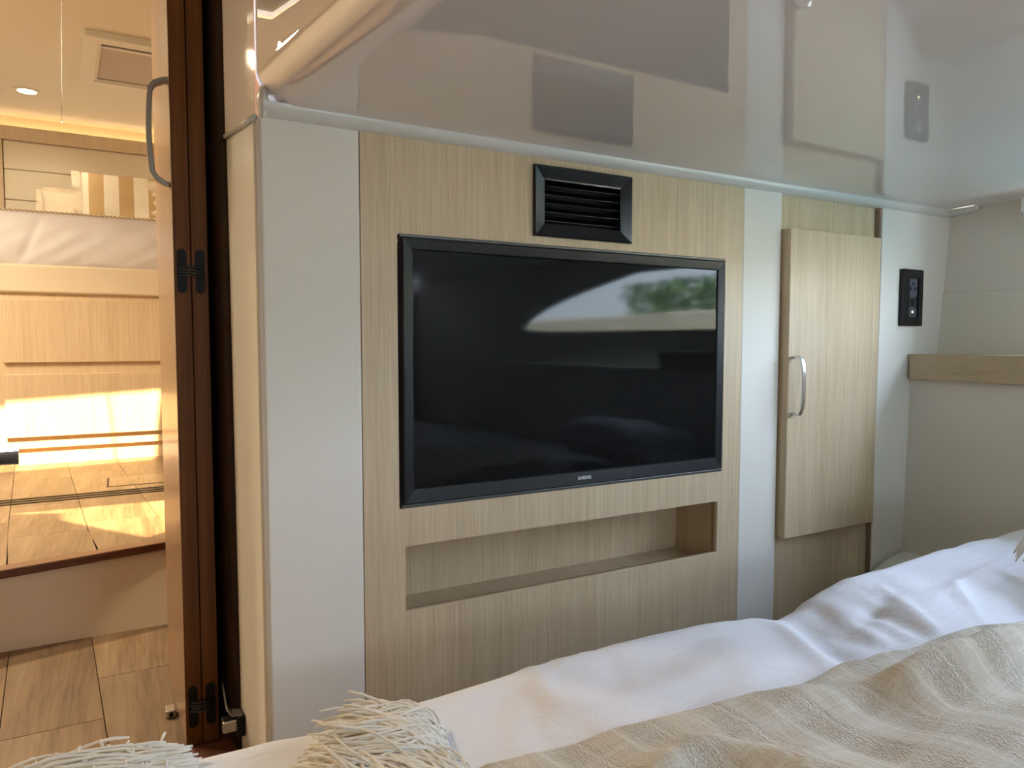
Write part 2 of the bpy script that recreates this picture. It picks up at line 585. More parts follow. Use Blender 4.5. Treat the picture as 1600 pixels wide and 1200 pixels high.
bm = new()
grid(bm, 24, 16, lambda a, b: (retx(lerp(D + 0.003, 1.72, a), lerp(FL, 0.340, b)), lerp(D + 0.003, 1.72, a), lerp(FL, 0.340, b)))
wr = struct(obj('wall_return', bm, M_VINYL, None, True, face=(-1, 0, 0)))
m_ = wr.modifiers.new('s', 'SOLIDIFY'); m_.thickness = 0.012; m_.offset = -1
bm = new()
for i in range(210):
    z = lerp(FL + 0.05, 0.335, i / 209)
    for dy in (0.012,):
        x = retx(D + dy, z) - 0.0005
        tube(bm, [(x, D + dy, z - 0.0017), (x - 0.0006, D + dy, z), (x, D + dy, z + 0.0017)], 0.0006, 4)
o = obj('stitching', bm, mat('tan thread', (0.45, 0.40, 0.33, 1), 0.8), wr); o['kind'] = 'stuff'
bm = new()
tube(bm, [(retx(D + 0.019, z) - 0.0002, D + 0.019, z) for z in (FL, -0.4, 0.0, 0.34)], 0.0011, 6)
obj('seam', bm, M_CREAM, wr)

# added dark panel standing in for the door's shadow on the return wall
M_SHADE = wood('dark door shade', (0.014, 0.007, 0.004, 1), (0.026, 0.013, 0.007, 1), (0.04, 0.02, 0.011, 1), (75, 75, 1.3), 0.6)
bsdf(M_SHADE).inputs['Specular IOR Level'].default_value = 0.15
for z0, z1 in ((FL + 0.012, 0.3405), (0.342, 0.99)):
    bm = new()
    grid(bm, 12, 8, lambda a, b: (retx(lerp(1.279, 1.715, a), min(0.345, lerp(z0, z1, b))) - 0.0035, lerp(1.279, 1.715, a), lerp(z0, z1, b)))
    o = obj('shade_panel', bm, M_SHADE, wr, True, face=(-1, 0, 0))
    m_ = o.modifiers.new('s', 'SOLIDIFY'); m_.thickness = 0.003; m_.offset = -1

# glossy overhead: underside, rounded edge and upright side in one moulding
EX = lambda y: 0.192 + 0.1515 * (D - y)
RF = 0.055
prof = [(0.0, CT), (0.0, 0.9), (0.0, 0.6), (0.0, ZC + RF)]
for i in range(1, 13):
    a = PI / 2 * i / 12
    prof.append((RF - RF * math.cos(a), ZC + RF - RF * math.sin(a)))
for k in range(1, 30):
    prof.append((RF + k * 0.072, ZC))
ys = [D + 0.01 - i * 0.045 for i in range(61)]
bm = new()
vs = [[bm.verts.new((min(EX(y) + px, hullx(y, ZC) + 0.03), y, pz)) for px, pz in prof[:-1]] + [bm.verts.new((hullx(y, ZC) + 0.035, y, ZC))] for y in ys]
for i in range(len(ys) - 1):
    for j in range(len(prof) - 1):
        bm.faces.new((vs[i][j], vs[i][j + 1], vs[i + 1][j + 1], vs[i + 1][j]))
for v in bm.verts:      # the moulding is not dead flat: long shallow waves
    if abs(v.co.z - ZC) < 1e-4 and v.co.y < D - 0.03:
        v.co.z += 0.0008 * noise.noise(Vector((v.co.x * 4.5, v.co.y * 3.5, 0.7)))
struct(obj('ceiling', bm, M_GEL, None, True, face=(-0.5, 0, -1)), 'glossy white overhead moulding mirroring the wall')
# the moulding carries on above the return wall
bm = new()
grid(bm, 20, 12, lambda a, b: (retx(lerp(D + 0.006, 1.72, a), 0.345) - 0.002, lerp(D + 0.006, 1.72, a), lerp(0.346, CT, b)))
struct(obj('wall_upper', bm, M_GELU, None, True, face=(-1, 0, 0)), 'glossy upright moulding above the return wall')
# bullnose trim where wall and overhead meet
bm = new()
tp = [(0.0, 0.341), (-0.004, 0.3415), (-0.011, 0.344), (-0.016, 0.349), (-0.0185, 0.354), (-0.019, ZC + 0.003), (0.012, ZC + 0.003), (0.012, 0.341)]


def sweep(bm, prof, a, b, yb, n=2, endround=0.0):
    rings = []
    for i in range(n):
        t = i / (n - 1)
        x = lerp(a, b, t)
        rings.append([bm.verts.new((x, yb + p[0], p[1])) for p in prof])
    for i in range(n - 1):
        for k in range(len(prof)):
            bm.faces.new((rings[i][k], rings[i][(k + 1) % len(prof)], rings[i + 1][(k + 1) % len(prof)], rings[i + 1][k]))
    bm.faces.new(rings[0]); bm.faces.new(rings[-1][::-1])


sweep(bm, tp, 0.196, 2.0, D, 2)
tr = struct(smooth_angle(obj('trim_4', bm, M_GELTRIM), 50), 'white bullnose trim along the top of the wall')
bm = new()          # swollen end of the trim at the corner
bmesh.ops.create_uvsphere(bm, u_segments=20, v_segments=14, radius=1.0, matrix=Matrix.Translation((0.1975, D - 0.004, 0.362)) @ Matrix.Diagonal((0.0085, 0.014, 0.024, 1)))
obj('end_cap', bm, M_GELTRIM, tr, True)
bm = new()
tube(bm, [(retx(y, 0.345) - 0.0015, y, 0.343) for y in (D + 0.01, 1.2, 1.279)], 0.0045, 8)
obj('bead', bm, M_GELTRIM, tr, True)
bm = new()          # block where the trim turns on to the hull side
hexa(bm, [(1.953, D - 0.09, 0.346), (1.975, D - 0.09, 0.346), (2.0, D - 0.002, 0.341), (1.962, D - 0.002, 0.341),
          (1.947, D - 0.09, ZC + 0.003), (1.975, D - 0.09, ZC + 0.003), (2.0, D - 0.002, ZC + 0.003), (1.955, D - 0.002, ZC + 0.003)])
bevel_new(bm, bm.verts[:], 0.005, 3)
obj('corner_block', bm, M_GELTRIM, tr, True)

# ---- hull side with its long window
WIN = []
for i in range(40):                          # pointed towards the back, square towards the television wall
    t = i / 39
    WIN.append((lerp(-0.63, 0.70, t), 0.075 + 0.205 * (min(1.0, t * 2.0) ** 0.62)))
WIN += [(0.74, 0.26), (0.75, 0.20), (0.75, 0.10), (0.73, 0.06), (0.70, 0.05), (-0.45, 0.055), (-0.61, 0.065)]
bm = holed([(-1.6, -0.10), (1.15, -0.10), (1.15, 0.37), (-1.6, 0.37)], [WIN], 0.02, lambda u, v, w_: (hullx(u, v) + 0.011 + w_, u, v))
hw = struct(obj('wall_right', bm, M_HULL), 'oatmeal lining of the hull side')
bm = new()
box(bm, 1.0, 1.0 + 0.0016, 0, 0.001, 0, 0.001)
bm.free()
bm = new()          # the lower lining panel stands a hair proud, its top edge is the seam
grid(bm, 2, 2, lambda a, b: (hullx(lerp(0.78, D, a), lerp(-0.03, 0.136, b)) - 0.0015, lerp(0.78, D, a), lerp(-0.03, lerp(0.128, 0.138, a), b)))
o = obj('lining_panel', bm, M_HULL, hw)
m_ = o.modifiers.new('s', 'SOLIDIFY'); m_.thickness = 0.003; m_.offset = 0
m_ = o.modifiers.new('b', 'BEVEL'); m_.width = 0.001
# lower hull side below the shelf
lx = lambda y, z: 1.828 - 0.14 * (D - y) + 0.03 * (z + 0.093)
bm = new()
hexa(bm, [(lx(-1.6, FL), -1.6, FL), (lx(-1.6, FL) + 0.05, -1.6, FL), (lx(D, FL) + 0.05, D, FL), (lx(D, FL), D, FL),
          (lx(-1.6, -0.09), -1.6, -0.09), (lx(-1.6, -0.09) + 0.05, -1.6, -0.09), (lx(D, -0.09) + 0.05, D, -0.09), (lx(D, -0.09), D, -0.09)])
struct(obj('wall_right', bm, M_HULL), 'oatmeal lining below the wooden shelf')
# window frame and pane
wn = bpy.data.objects.new('window_1', None); COL.objects.link(wn); wn.location = (1.75, -0.16, 0.05); struct(wn, 'long hull window beside the bed')
ctr = (sum(p[0] for p in WIN) / len(WIN), sum(p[1] for p in WIN) / len(WIN))
big = [(p[0] + (0.012 if p[0] > ctr[0] else -0.012) * 0.6, p[1] + (0.012 if p[1] > 0.16 else -0.012)) for p in WIN]
bm = holed(big, [WIN], 0.012, lambda u, v, w_: (hullx(u, v) - 0.004 + w_, u, v))
obj('window_frame', bm, M_BLACK, wn)
M_GLASS = bpy.data.materials.new('clear pane'); M_GLASS.use_nodes = True
_t = M_GLASS.node_tree; _t.nodes.clear()
_o = _t.nodes.new('ShaderNodeOutputMaterial'); _a = _t.nodes.new('ShaderNodeBsdfTransparent'); _g = _t.nodes.new('ShaderNodeBsdfGlossy'); _x = _t.nodes.new('ShaderNodeMixShader'); _x.inputs[0].default_value = 0.06
_g.inputs['Roughness'].default_value = 0.02
_a.inputs[0].default_value = (0.93, 0.97, 0.96, 1)
_t.links.new(_a.outputs[0], _x.inputs[1]); _t.links.new(_g.outputs[0], _x.inputs[2]); _t.links.new(_x.outputs[0], _o.inputs[0])
bm = holed(WIN, [], 0.004, lambda u, v, w_: (hullx(u, v) + 0.015 + w_, u, v))
obj('pane', bm, M_GLASS, wn)

# ---- other enclosing walls (outside the frame)
AFT = rrect(0.55, 1.25, 0.10, 0.31, 0.05)  # unseen window added for fill light from behind the camera
struct(obj('wall_back', holed([(-1.20, FL), (2.05, FL), (2.05, CT), (-1.20, CT)], [AFT], 0.06, lambda u, v, w_: (u, -1.63 + w_, v)), M_VINYL))
wa = bpy.data.objects.new('aft_fill_window', None); COL.objects.link(wa); wa.location = (0.9, -1.63, -0.22); struct(wa, 'added unseen fill light window in the aft wall behind the camera')
obj('pane', B(0.54, 1.26, -1.634, -1.628, -0.23, 0.33), M_GLASS, wa)  # pane of the added aft fill window
struct(obj('sun_blocker', B(-1.6, 2.2, -4.2, -1.66, 1.15, 1.20), M_VINYL))  # added unseen slab that keeps the sun out of the aft opening
struct(obj('wall_left', B(-1.20, -1.14, -1.6, 4.36, FL, CT), M_CREAM))
struct(obj('wall_bulkhead', B(0.10, 0.9, 1.72, 1.76, FL, CT), M_WALN))
G = K
struct(obj('wall_cabin_right', B(0.95, 1.0, 2.01, 5.0, ZF, ZT), M_CREAM))
HB = 4.88
struct(obj('wall_cabin_end', B(-1.3, 0.95, HB + 0.06, HB + 0.10, ZU, ZT), M_PANEL))

# cabin ceiling: two panels and a seam; two added openings shape the sun patches
T1 = (ZT + 0.25) / 1.0


def back(p):        # where the sun ray that lands on p crosses the cabin ceiling
    k = (ZT - p[2]) / SUND.z
    return (p[0] + SUND.x * k, p[1] + SUND.y * k)


H1 = [back((-0.62, 4.17, -0.285)), back((0.19, 4.17, -0.238)), back((0.165, 4.17, -0.44)), back((0.137, 4.08, ZU)), back((-0.62, 3.99, ZU))]  # made-up openings, traced back from the sun patches
H2 = [back((-0.40, 3.02, ZU)), back((0.165, 3.00, ZU)), back((0.135, 2.50, ZU)), back((0.06, 2.43, ZU)), back((-0.19, 2.80, ZU)), back((-0.20, 2.93, ZU))]
seam = lambda y: -0.156 - (y - 3.2) * (0.099 / 1.7)
P1 = [(-1.36, -1.9), (seam(-1.9), -1.9), (seam(3.13), 3.13), (seam(3.14) - 0.0012, 3.14), (seam(5.0) - 0.0012, 5.0), (-1.36, 5.0)]
P2 = [(seam(-1.9), -1.9), (1.0, -1.9), (1.0, 5.0), (seam(5.0) + 0.0012, 5.0), (seam(3.14) + 0.0012, 3.14), (seam(3.13), 3.13)]
ct = struct(obj('ceiling', B(-1.36, 1.0, 3.12, 5.0, ZT + 0.022, ZT + 0.03), M_GAP), 'cream ceiling of the far cabin')


def clip(poly, side):   # part of an added opening on one side of the seam
    f = lambda p: (p[0] - seam(p[1])) * side
    out = []
    for a, b in zip(poly, poly[1:] + poly[:1]):
        if f(a) >= 0:
            out.append(a)
        if (f(a) >= 0) != (f(b) >= 0):
            t = f(a) / (f(a) - f(b)); out.append((lerp(a[0], b[0], t), lerp(a[1], b[1], t)))
    return out


def inset(poly, d):
    cx = sum(p[0] for p in poly) / len(poly)
    return [(p[0] + (d if p[0] < cx else -d), p[1]) for p in poly]


M_BRONZE = bpy.data.materials.new('added bronze tint'); M_BRONZE.use_nodes = True
_t = M_BRONZE.node_tree; _t.nodes.clear()
_o = _t.nodes.new('ShaderNodeOutputMaterial'); _a = _t.nodes.new('ShaderNodeBsdfTransparent'); _g = _t.nodes.new('ShaderNodeBsdfGlossy'); _x = _t.nodes.new('ShaderNodeMixShader')
_g.inputs['Roughness'].default_value = 0.02; _x.inputs[0].default_value = 0.06
_a.inputs[0].default_value = (0.36, 0.32, 0.26, 1)
_t.links.new(_a.outputs[0], _x.inputs[1]); _t.links.new(_g.outputs[0], _x.inputs[2]); _t.links.new(_x.outputs[0], _o.inputs[0])
wd = bpy.data.objects.new('added_skylights', None); COL.objects.link(wd); wd.location = (0, 2.0, CT); struct(wd, 'added tinted skylights in the cabin roof shaped for the sun patches')
obj('pane', B(-1.2, 0.99, min(p[1] for p in H1) - 0.05, max(p[1] for p in H1) + 0.05, ZT + 0.034, ZT + 0.040), M_BRONZE, wd)  # tinted pane of the first added skylight
obj('pane', B(-1.2, 0.99, min(p[1] for p in H2) - 0.05, max(p[1] for p in H2) + 0.05, ZT + 0.034, ZT + 0.040), M_BRONZE, wd)  # tinted pane of the second added skylight
# added dark baffles along the sun's direction, they keep sky light out
bm = new()
for H in (H1, H2):
    for a, b in zip(H, H[1:] + H[:1]):
        up_ = -SUND * 2.0
        q4 = [Vector((p[0], p[1], ZT + 0.042)) for p in (a, b)]
        bm.faces.new([bm.verts.new(v) for v in (q4[0], q4[1], q4[1] + up_, q4[0] + up_)])
struct(obj('sky_baffle', bm, M_WALN))
for P, sd in ((P1, -1), (P2, 1)):
    hs = [inset(h, 0.003) for h in (clip(H1, sd), clip(H2, sd)) if len(h) > 2]
    obj('ceiling_panel', holed(P, hs, 0.02, lambda u, v, w_: (u, v, ZT + 0.010 + w_)), M_CEIL, ct)

G = 1.0
# ================================================================ things on the television wall
# ---- wood fascia with recess for the television and a niche
NX0, NX1, NZ0, NZ1 = 0.4185, 1.1445, -0.4615, -0.3465
RX0, RX1, RZ0, RZ1 = 0.4085, 1.1565, -0.281, 0.1835
pn = thing('wood_fascia', 'pale oak wall fascia framing the television with a long open niche below', 'wall panel', (0.778, D, FL))
bm = holed([(TVX0, FL), (TVX1, FL), (TVX1, 0.345), (TVX0, 0.345)],
           [rrect(RX0, RX1, RZ0, RZ1, 0.004), rrect(NX0, NX1, NZ0, NZ1, 0.005), [(0.69, 0.215), (0.88, 0.215), (0.88, 0.31), (0.69, 0.31)]],
           0.016, lambda u, v, w_: (u, D + 0.0075 + w_, v))
obj('face_board', bm, M_OAK, pn)
bm = new()          # niche lining: back, ends, floor and top, open to the room
NB = D + 0.132
box(bm, NX0 - 0.004, NX1 + 0.004, NB, NB + 0.008, NZ0 - 0.03, NZ1 + 0.008)
box(bm, NX0 - 0.012, NX0, D + 0.016, NB + 0.008, NZ0 - 0.03, NZ1 + 0.008)
box(bm, NX1, NX1 + 0.012, D + 0.016, NB + 0.008, NZ0 - 0.03, NZ1 + 0.008)
box(bm, NX0 - 0.012, NX1 + 0.012, D + 0.016, NB + 0.008, NZ1, NZ1 + 0.010)
obj('niche_lining', bm, M_OAK, pn)
obj('niche_floor', B(NX0 - 0.012, NX1 + 0.012, D + 0.016, NB + 0.006, NZ0 - 0.032, NZ0 - 0.020), M_OAKH, pn)
bm = holed(rrect(RX0 - 0.01, RX1 + 0.01, RZ0 - 0.01, RZ1 + 0.01, 0.003), [rrect(RX0, RX1, RZ0, RZ1, 0.004)], 0.05, lambda u, v, w_: (u, D + 0.041 + w_, v))
obj('recess_lining', bm, M_BLACKM, pn)

# ---- television
tv = thing('television', 'wide black flat screen television set into the pale oak panel', 'television', (0.782, D, -0.278))
TX0, TX1, TZ0, TZ1 = 0.4155, 1.152, -0.2745, 0.178
SX0, SX1, SZ0, SZ1 = 0.4365, 1.1325, -0.2475, 0.1575
obj('back_case', B(TX0 + 0.004, TX1 - 0.004, D + 0.014, D + 0.05, TZ0 + 0.004, TZ1 - 0.004, 0.003), M_BLACKM, tv)
bm = new()
for (x0, x1, z0, z1) in ((TX0, TX1, SZ1, TZ1), (TX0, TX1, TZ0, SZ0)):
    pass
# bezel with a slope towards the screen
fr0 = [(TX0, TZ0), (TX1, TZ0), (TX1, TZ1), (TX0, TZ1)]
fr1 = [(SX0, SZ0), (SX1, SZ0), (SX1, SZ1), (SX0, SZ1)]
rows = [(fr0, D + 0.016), (fr0, D - 0.002)]
e = 0.0025
fr0b = [(TX0 + e, TZ0 + e), (TX1 - e, TZ0 + e), (TX1 - e, TZ1 - e), (TX0 + e, TZ1 - e)]
fr1b = [(SX0 - 0.002, SZ0 - 0.002), (SX1 + 0.002, SZ0 - 0.002), (SX1 + 0.002, SZ1 + 0.002), (SX0 - 0.002, SZ1 + 0.002)]
rows += [(fr0b, D - 0.005), (fr1b, D - 0.002), (fr1, D + 0.0005), (fr1, D + 0.006)]
rv = [[bm.verts.new((p[0], y, p[1])) for p in fr] for fr, y in rows]
for a, b in zip(rv, rv[1:]):
    for k in range(4):
        bm.faces.new((a[k], a[(k + 1) % 4], b[(k + 1) % 4], b[k]))
obj('bezel', bm, M_BEZEL, tv)
obj('screen', B(SX0 - 0.001, SX1 + 0.001, D + 0.001, D + 0.012, SZ0 - 0.001, SZ1 + 0.001), M_SCREEN, tv)
obj('edge_strip', B(TX0 - 0.003, TX1 + 0.002, D - 0.001, D + 0.02, RZ0 + 0.0005, TZ0 - 0.0003, 0.001), M_TVEDGE, tv)
obj('edge_strip', B(TX0 - 0.003, TX1 + 0.002, D - 0.001, D + 0.02, TZ1 + 0.0003, RZ1 - 0.0005, 0.001), M_TVEDGE, tv)
cu = bpy.data.curves.new('t', 'FONT'); cu.body = 'SAMSUNG'; cu.size = 0.0095; cu.extrude = 0.0002; cu.align_x = 'CENTER'; cu.offset = 0.00022; cu.space_character = 1.02
to = bpy.data.objects.new('t', cu); COL.objects.link(to)
me = bpy.data.meshes.new_from_object(to.evaluated_get(bpy.context.evaluated_depsgraph_get()))
bpy.data.objects.remove(to)
bm = new(); bm.from_mesh(me)
xs = [v.co.x for v in bm.verts]; k = 0.031 / (max(xs) - min(xs))
for v in bm.verts:
    v.co = Vector((0.7865 + v.co.x * k, D - 0.0046 - v.co.z, -0.2635 + v.co.y * 0.92))
obj('logo_lettering', bm, M_LOGO, tv)

# ---- air vent
av = thing('air_vent', 'black rectangular louvred air vent above the television', 'vent', (0.785, D, 0.197))
VX0, VX1, VZ0, VZ1 = 0.6705, 0.8945, 0.1975, 0.3275
q = 0.022
o4 = [(VX0, VZ0), (VX1, VZ0), (VX1, VZ1), (VX0, VZ1)]
i4 = [(VX0 + q, VZ0 + q), (VX1 - q, VZ0 + q), (VX1 - q, VZ1 - q), (VX0 + q, VZ1 - q)]
o4b = [(VX0 + 0.0015, VZ0 + 0.0015), (VX1 - 0.0015, VZ0 + 0.0015), (VX1 - 0.0015, VZ1 - 0.0015), (VX0 + 0.0015, VZ1 - 0.0015)]
bm = new()
rv = [[bm.verts.new((p[0], y, p[1])) for p in fr] for fr, y in ((o4, D - 0.0005), (o4, D - 0.0075), (o4b, D - 0.0090), (i4, D - 0.0015), ([(p[0] + (0.003 if p[0] < 0.78 else -0.003), p[1] + (0.003 if p[1] < 0.26 else -0.003)) for p in i4], D - 0.001), ([(p[0] + (0.003 if p[0] < 0.78 else -0.003), p[1] + (0.003 if p[1] < 0.26 else -0.003)) for p in i4], D + 0.03))]
for a, b in zip(rv, rv[1:]):
    for k in range(4):
        bm.faces.new((a[k], a[(k + 1) % 4], b[(k + 1) % 4], b[k]))
obj('frame', bm, mat('gloss black frame', (0.005, 0.006, 0.008, 1), 0.16, spec=0.35), av)
obj('duct', B(VX0 + q, VX1 - q, D + 0.028, D + 0.034, VZ0 + q, VZ1 - q), M_VOID, av)
for k in range(5):
    z = VZ0 + q + 0.0085 + k * (VZ1 - VZ0 - 2 * q - 0.006) / 5
    bm = new()
    hexa(bm, [(VX0 + q + 0.001, D + 0.003, z), (VX1 - q - 0.001, D + 0.003, z), (VX1 - q - 0.001, D + 0.018, z + 0.011), (VX0 + q + 0.001, D + 0.018, z + 0.011),
              (VX0 + q + 0.001, D + 0.003, z + 0.0014), (VX1 - q - 0.001, D + 0.003, z + 0.0014), (VX1 - q - 0.001, D + 0.018, z + 0.0124), (VX0 + q + 0.001, D + 0.018, z + 0.0124)])
    obj('slat', bm, M_BLACK, av)

# ---- cupboard
cb = thing('cupboard', 'tall pale oak wall cupboard with raised door between two white strips', 'cupboard', (1.506, D, FL))
obj('front_board', B(1.3295, 1.683, D + 0.010, D + 0.026, FL, 0.352), M_OAK, cb)
bm = new()
box(bm, 1.6812, 1.6835, D - 0.002, D + 0.010, FL, 0.345)
obj('gap_strip', bm, mat('dark brown gap', (0.22, 0.155, 0.10, 1), 0.7), cb)
dr = obj('door', B(1.3345, 1.6605, 1.113, D + 0.0095, -0.4515, 0.2615, 0.0015, 2), M_OAK, cb)
bm = new()
hp = []
for i in range(17):
    t = i / 16; z = lerp(-0.166, -0.028, t)
    out = 0.030 * (1 - (2 * t - 1) ** 4 * 0.30)
    hp.append((1.350, 1.113 - out, z))
pts = [(1.350, 1.1135, -0.160), (1.350, 1.103, -0.1625)] + [(p[0], p[1], lerp(-0.161, -0.031, i / 16)) for i, p in enumerate(hp)] + [(1.350, 1.103, -0.0295), (1.350, 1.1135, -0.032)]
strap(bm, pts, (1, 0, 0), 0.011, 0.0055)
smooth_angle(obj('handle', bm, M_STEEL, dr), 35)

# ---- power outlet
po = thing('power_outlet', 'black upright power outlet plate on the white column above the shelf', 'outlet', (1.827, 1.132, 0.048))
OY = 1.132
bm = holed(rrect(1.768, 1.853, 0.0475, 0.1915, 0.002), [rrect(1.795, 1.838, 0.0685, 0.1705, 0.002)], 0.009, lambda u, v, w_: (u, OY - 0.006 + w_, v), 0.001)
obj('plate', bm, M_BLACK, po)
md = obj('socket', B(1.797, 1.836, OY - 0.007, OY - 0.001, 0.122, 0.169, 0.0015), M_SOCK, po)
for dx, dz, w2, h2, tl in ((-0.009, 0.0, 0.0022, 0.008, 0.5), (0.009, 0.0, 0.0022, 0.008, -0.5), (0.0, 0.013, 0.0022, 0.007, 0.0)):
    bm = B(-w2, w2, OY - 0.0076, OY - 0.0068, -h2 / 2, h2 / 2)
    cs, sn = math.cos(tl), math.sin(tl)
    for v in bm.verts:
        x, z = v.co.x, v.co.z
        v.co.x = 1.8165 + dx + x * cs - z * sn; v.co.z = 0.143 + dz + x * sn + z * cs
    obj('slot', bm, M_VOID, md)
us = obj('usb_module', B(1.797, 1.836, OY - 0.006, OY - 0.001, 0.0955, 0.121, 0.001), M_SOCKD, po)
obj('usb_port', B(1.811, 1.823, OY - 0.0065, OY - 0.0055, 0.100, 0.117, 0.0003), M_VOID, us)
sw = obj('switch', B(1.797, 1.836, OY - 0.0065, OY - 0.001, 0.070, 0.0945, 0.001), M_SOCK, po)
obj('indicator', disc(new(), (1.8165, OY - 0.0064, 0.083), (0, -1, 0), 0.0026, 0.0012, 16), M_LEDW, sw)

# ---- shelf along the hull side
bm = new()
sx = lambda y, d=0.0: 1.811 - 0.145 * (D - y) + d
hexa(bm, [(sx(0.30), 0.30, -0.093), (hullx(0.30, -0.09) + 0.005, 0.30, -0.093), (hullx(1.125, -0.09) + 0.005, 1.125, -0.093), (sx(1.125), 1.125, -0.093),
          (sx(0.30), 0.30, -0.027), (hullx(0.30, -0.03) + 0.005, 0.30, -0.027), (hullx(1.125, -0.03) + 0.005, 1.125, -0.027), (sx(1.125), 1.125, -0.027)])
bevel_new(bm, bm.verts[:], 0.0015, 2)
tag(obj('wall_shelf', bm, M_OAKH), 'thick pale oak shelf running along the hull side in the right corner', 'shelf')
# ---- upholstered ledge low in the corner
bm = new()
grid(bm, 10, 12, lambda a, b: (lerp(1.60, 1.822, b) - 0.14 * (D - lerp(1.03, 1.124, a)), lerp(1.03, 1.124, a), -0.625 + 0.075 * math.sin(PI / 2 * min(1, b * 1.05))))
o = obj('corner_ledge', bm, M_VINYL, None, True, True)
m_ = o.modifiers.new('s', 'SOLIDIFY'); m_.thickness = 0.17; m_.offset = -1 
struct(o); o.name = 'trim_5'; o['label'] = 'white padded ledge low in the corner behind the bed'
# ---- blind end at the right edge
bt = thing('blind_bracket', 'small white plastic window blind end piece below the overhead at far right', 'blind', (1.93, 0.90, 0.30))
hx = hullx(0.91, 0.33)
obj('cassette_end', B(hx - 0.030, hx - 0.002, 0.80, 0.9265, 0.318, 0.3565, 0.002), M_WHITEP, bt)
tb = obj('pull_tab', B(hx - 0.026, hx - 0.018, 0.84, 0.9245, 0.2975, 0.322, 0.002), M_WHITEP, bt)
bm = new(); box(bm, hx - 0.0268, hx - 0.0258, 0.85, 0.9205, 0.3035, 0.3055); box(bm, hx - 0.0268, hx - 0.0258, 0.85, 0.9205, 0.3075, 0.3085)
obj('printed_line', bm, M_PRINT, tb)

G = K
# ================================================================ folding door
d1 = bpy.data.objects.new('door_1', None); COL.objects.link(d1); d1.location = Vector((0.125, 1.68, ZF + 0.014)) * K
struct(d1, 'walnut folding door standing open with two leaves stacked')
dz0, dz1 = ZF + 0.016, 1.10


def leaf(x0, x1, far, m):
    bm = new()
    plan(bm, [(x0, 1.52), (x1, 1.52), (x1 + far, 1.87), (x0 + far, 1.87)], dz0, dz1, 0.0015)
    return bm


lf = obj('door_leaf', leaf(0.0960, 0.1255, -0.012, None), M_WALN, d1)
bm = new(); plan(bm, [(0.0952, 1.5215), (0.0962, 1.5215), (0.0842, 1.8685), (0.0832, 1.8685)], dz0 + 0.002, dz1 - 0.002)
obj('lit_face', bm, M_WALF, lf)
lf2 = obj('door_leaf', leaf(0.1270, 0.1570, -0.004, None), M_WALN, d1)
for zc in (0.1405, -0.7265):
    hg = None
    bm = new()
    for xc in (0.1095, 0.1420):
        vv = [(xc - 0.0088, 0), (xc + 0.0088, 0)]
        pts = []
        n = 10
        for i in range(n + 1):
            a = PI * i / n
            pts.append((xc + 0.0088 * math.cos(a), zc + 0.034 + 0.0088 * math.sin(a)))
        for i in range(n + 1):
            a = PI + PI * i / n
            pts.append((xc + 0.0088 * math.cos(a), zc - 0.034 + 0.0088 * math.sin(a)))
        f0 = [bm.verts.new((p[0], 1.5215, p[1])) for p in pts]; f1 = [bm.verts.new((p[0], 1.5188, p[1])) for p in pts]
        bm.faces.new(f0); bm.faces.new(f1[::-1])
        for i in range(len(pts)):
            bm.faces.new((f0[i], f0[(i + 1) % len(pts)], f1[(i + 1) % len(pts)], f1[i]))
    hg = obj('hinge', bm, M_BLACKM, d1)
    for k in range(4):
        z = zc - 0.009 + k * 0.0058
        bm = new()
        tube(bm, [(0.104 + 0.003 * (k % 2), 1.5185, z + 0.001), (0.118, 1.5125, z), (0.1265, 1.511, z), (0.135, 1.5125, z - 0.001), (0.1485, 1.5185, z - 0.003)], 0.0021, 6)
        obj('link', bm, mat('dark steel link', (0.06, 0.058, 0.055, 1), 0.4, 0.6), hg)
bm = new()
pts = [(0.0955, 1.548, 0.306), (0.086, 1.548, 0.3085), (0.072, 1.548, 0.318)]
for i in range(13):
    t = i / 12
    pts.append((0.0645 - 0.0045 * (1 - (2 * t - 1) ** 2), 1.548, lerp(0.330, 0.488, t)))
pts += [(0.072, 1.548, 0.498), (0.086, 1.548, 0.505), (0.0955, 1.548, 0.507)]
strap(bm, pts, (0, 1, 0), 0.018, 0.0098)
smooth_angle(obj('handle', bm, M_PEWTER, d1), 35)
# door catch on the return wall
G = 1.0
dc = thing('door_catch', 'small chrome and black door catch low on the white return wall', 'catch', (0.15, 1.27, -0.68))
xw = retx(1.27, -0.65)
obj('keeper', B(xw - 0.012, xw + 0.002, 1.255, 1.292, -0.672, -0.636, 0.002), M_BLACK, dc)
obj('bolt', B(xw - 0.034, xw - 0.008, 1.262, 1.285, -0.664, -0.643, 0.002), M_STEEL, dc)
bm = new()
strap(bm, [(xw - 0.002, 1.268, -0.634), (xw - 0.018, 1.270, -0.634), (xw - 0.025, 1.285, -0.628), (xw - 0.027, 1.31, -0.60)], (0, 1, 0.2), 0.020, 0.003)
obj('arm', bm, M_PEWTER, dc)
G = K
fb = thing('floor_stop', 'tiny chrome plate with one screw on the floor beside the door foot', 'bracket', (0.076, 1.70, ZF))
obj('plate', B(0.066, 0.086, 1.685, 1.715, ZF, ZF + 0.018, 0.002), M_STEEL, fb)
obj('screw', disc(new(), (0.077, 1.6852, ZF + 0.009), (0, -1, 0), 0.0045, 0.003, 14), M_BLACKM, fb)

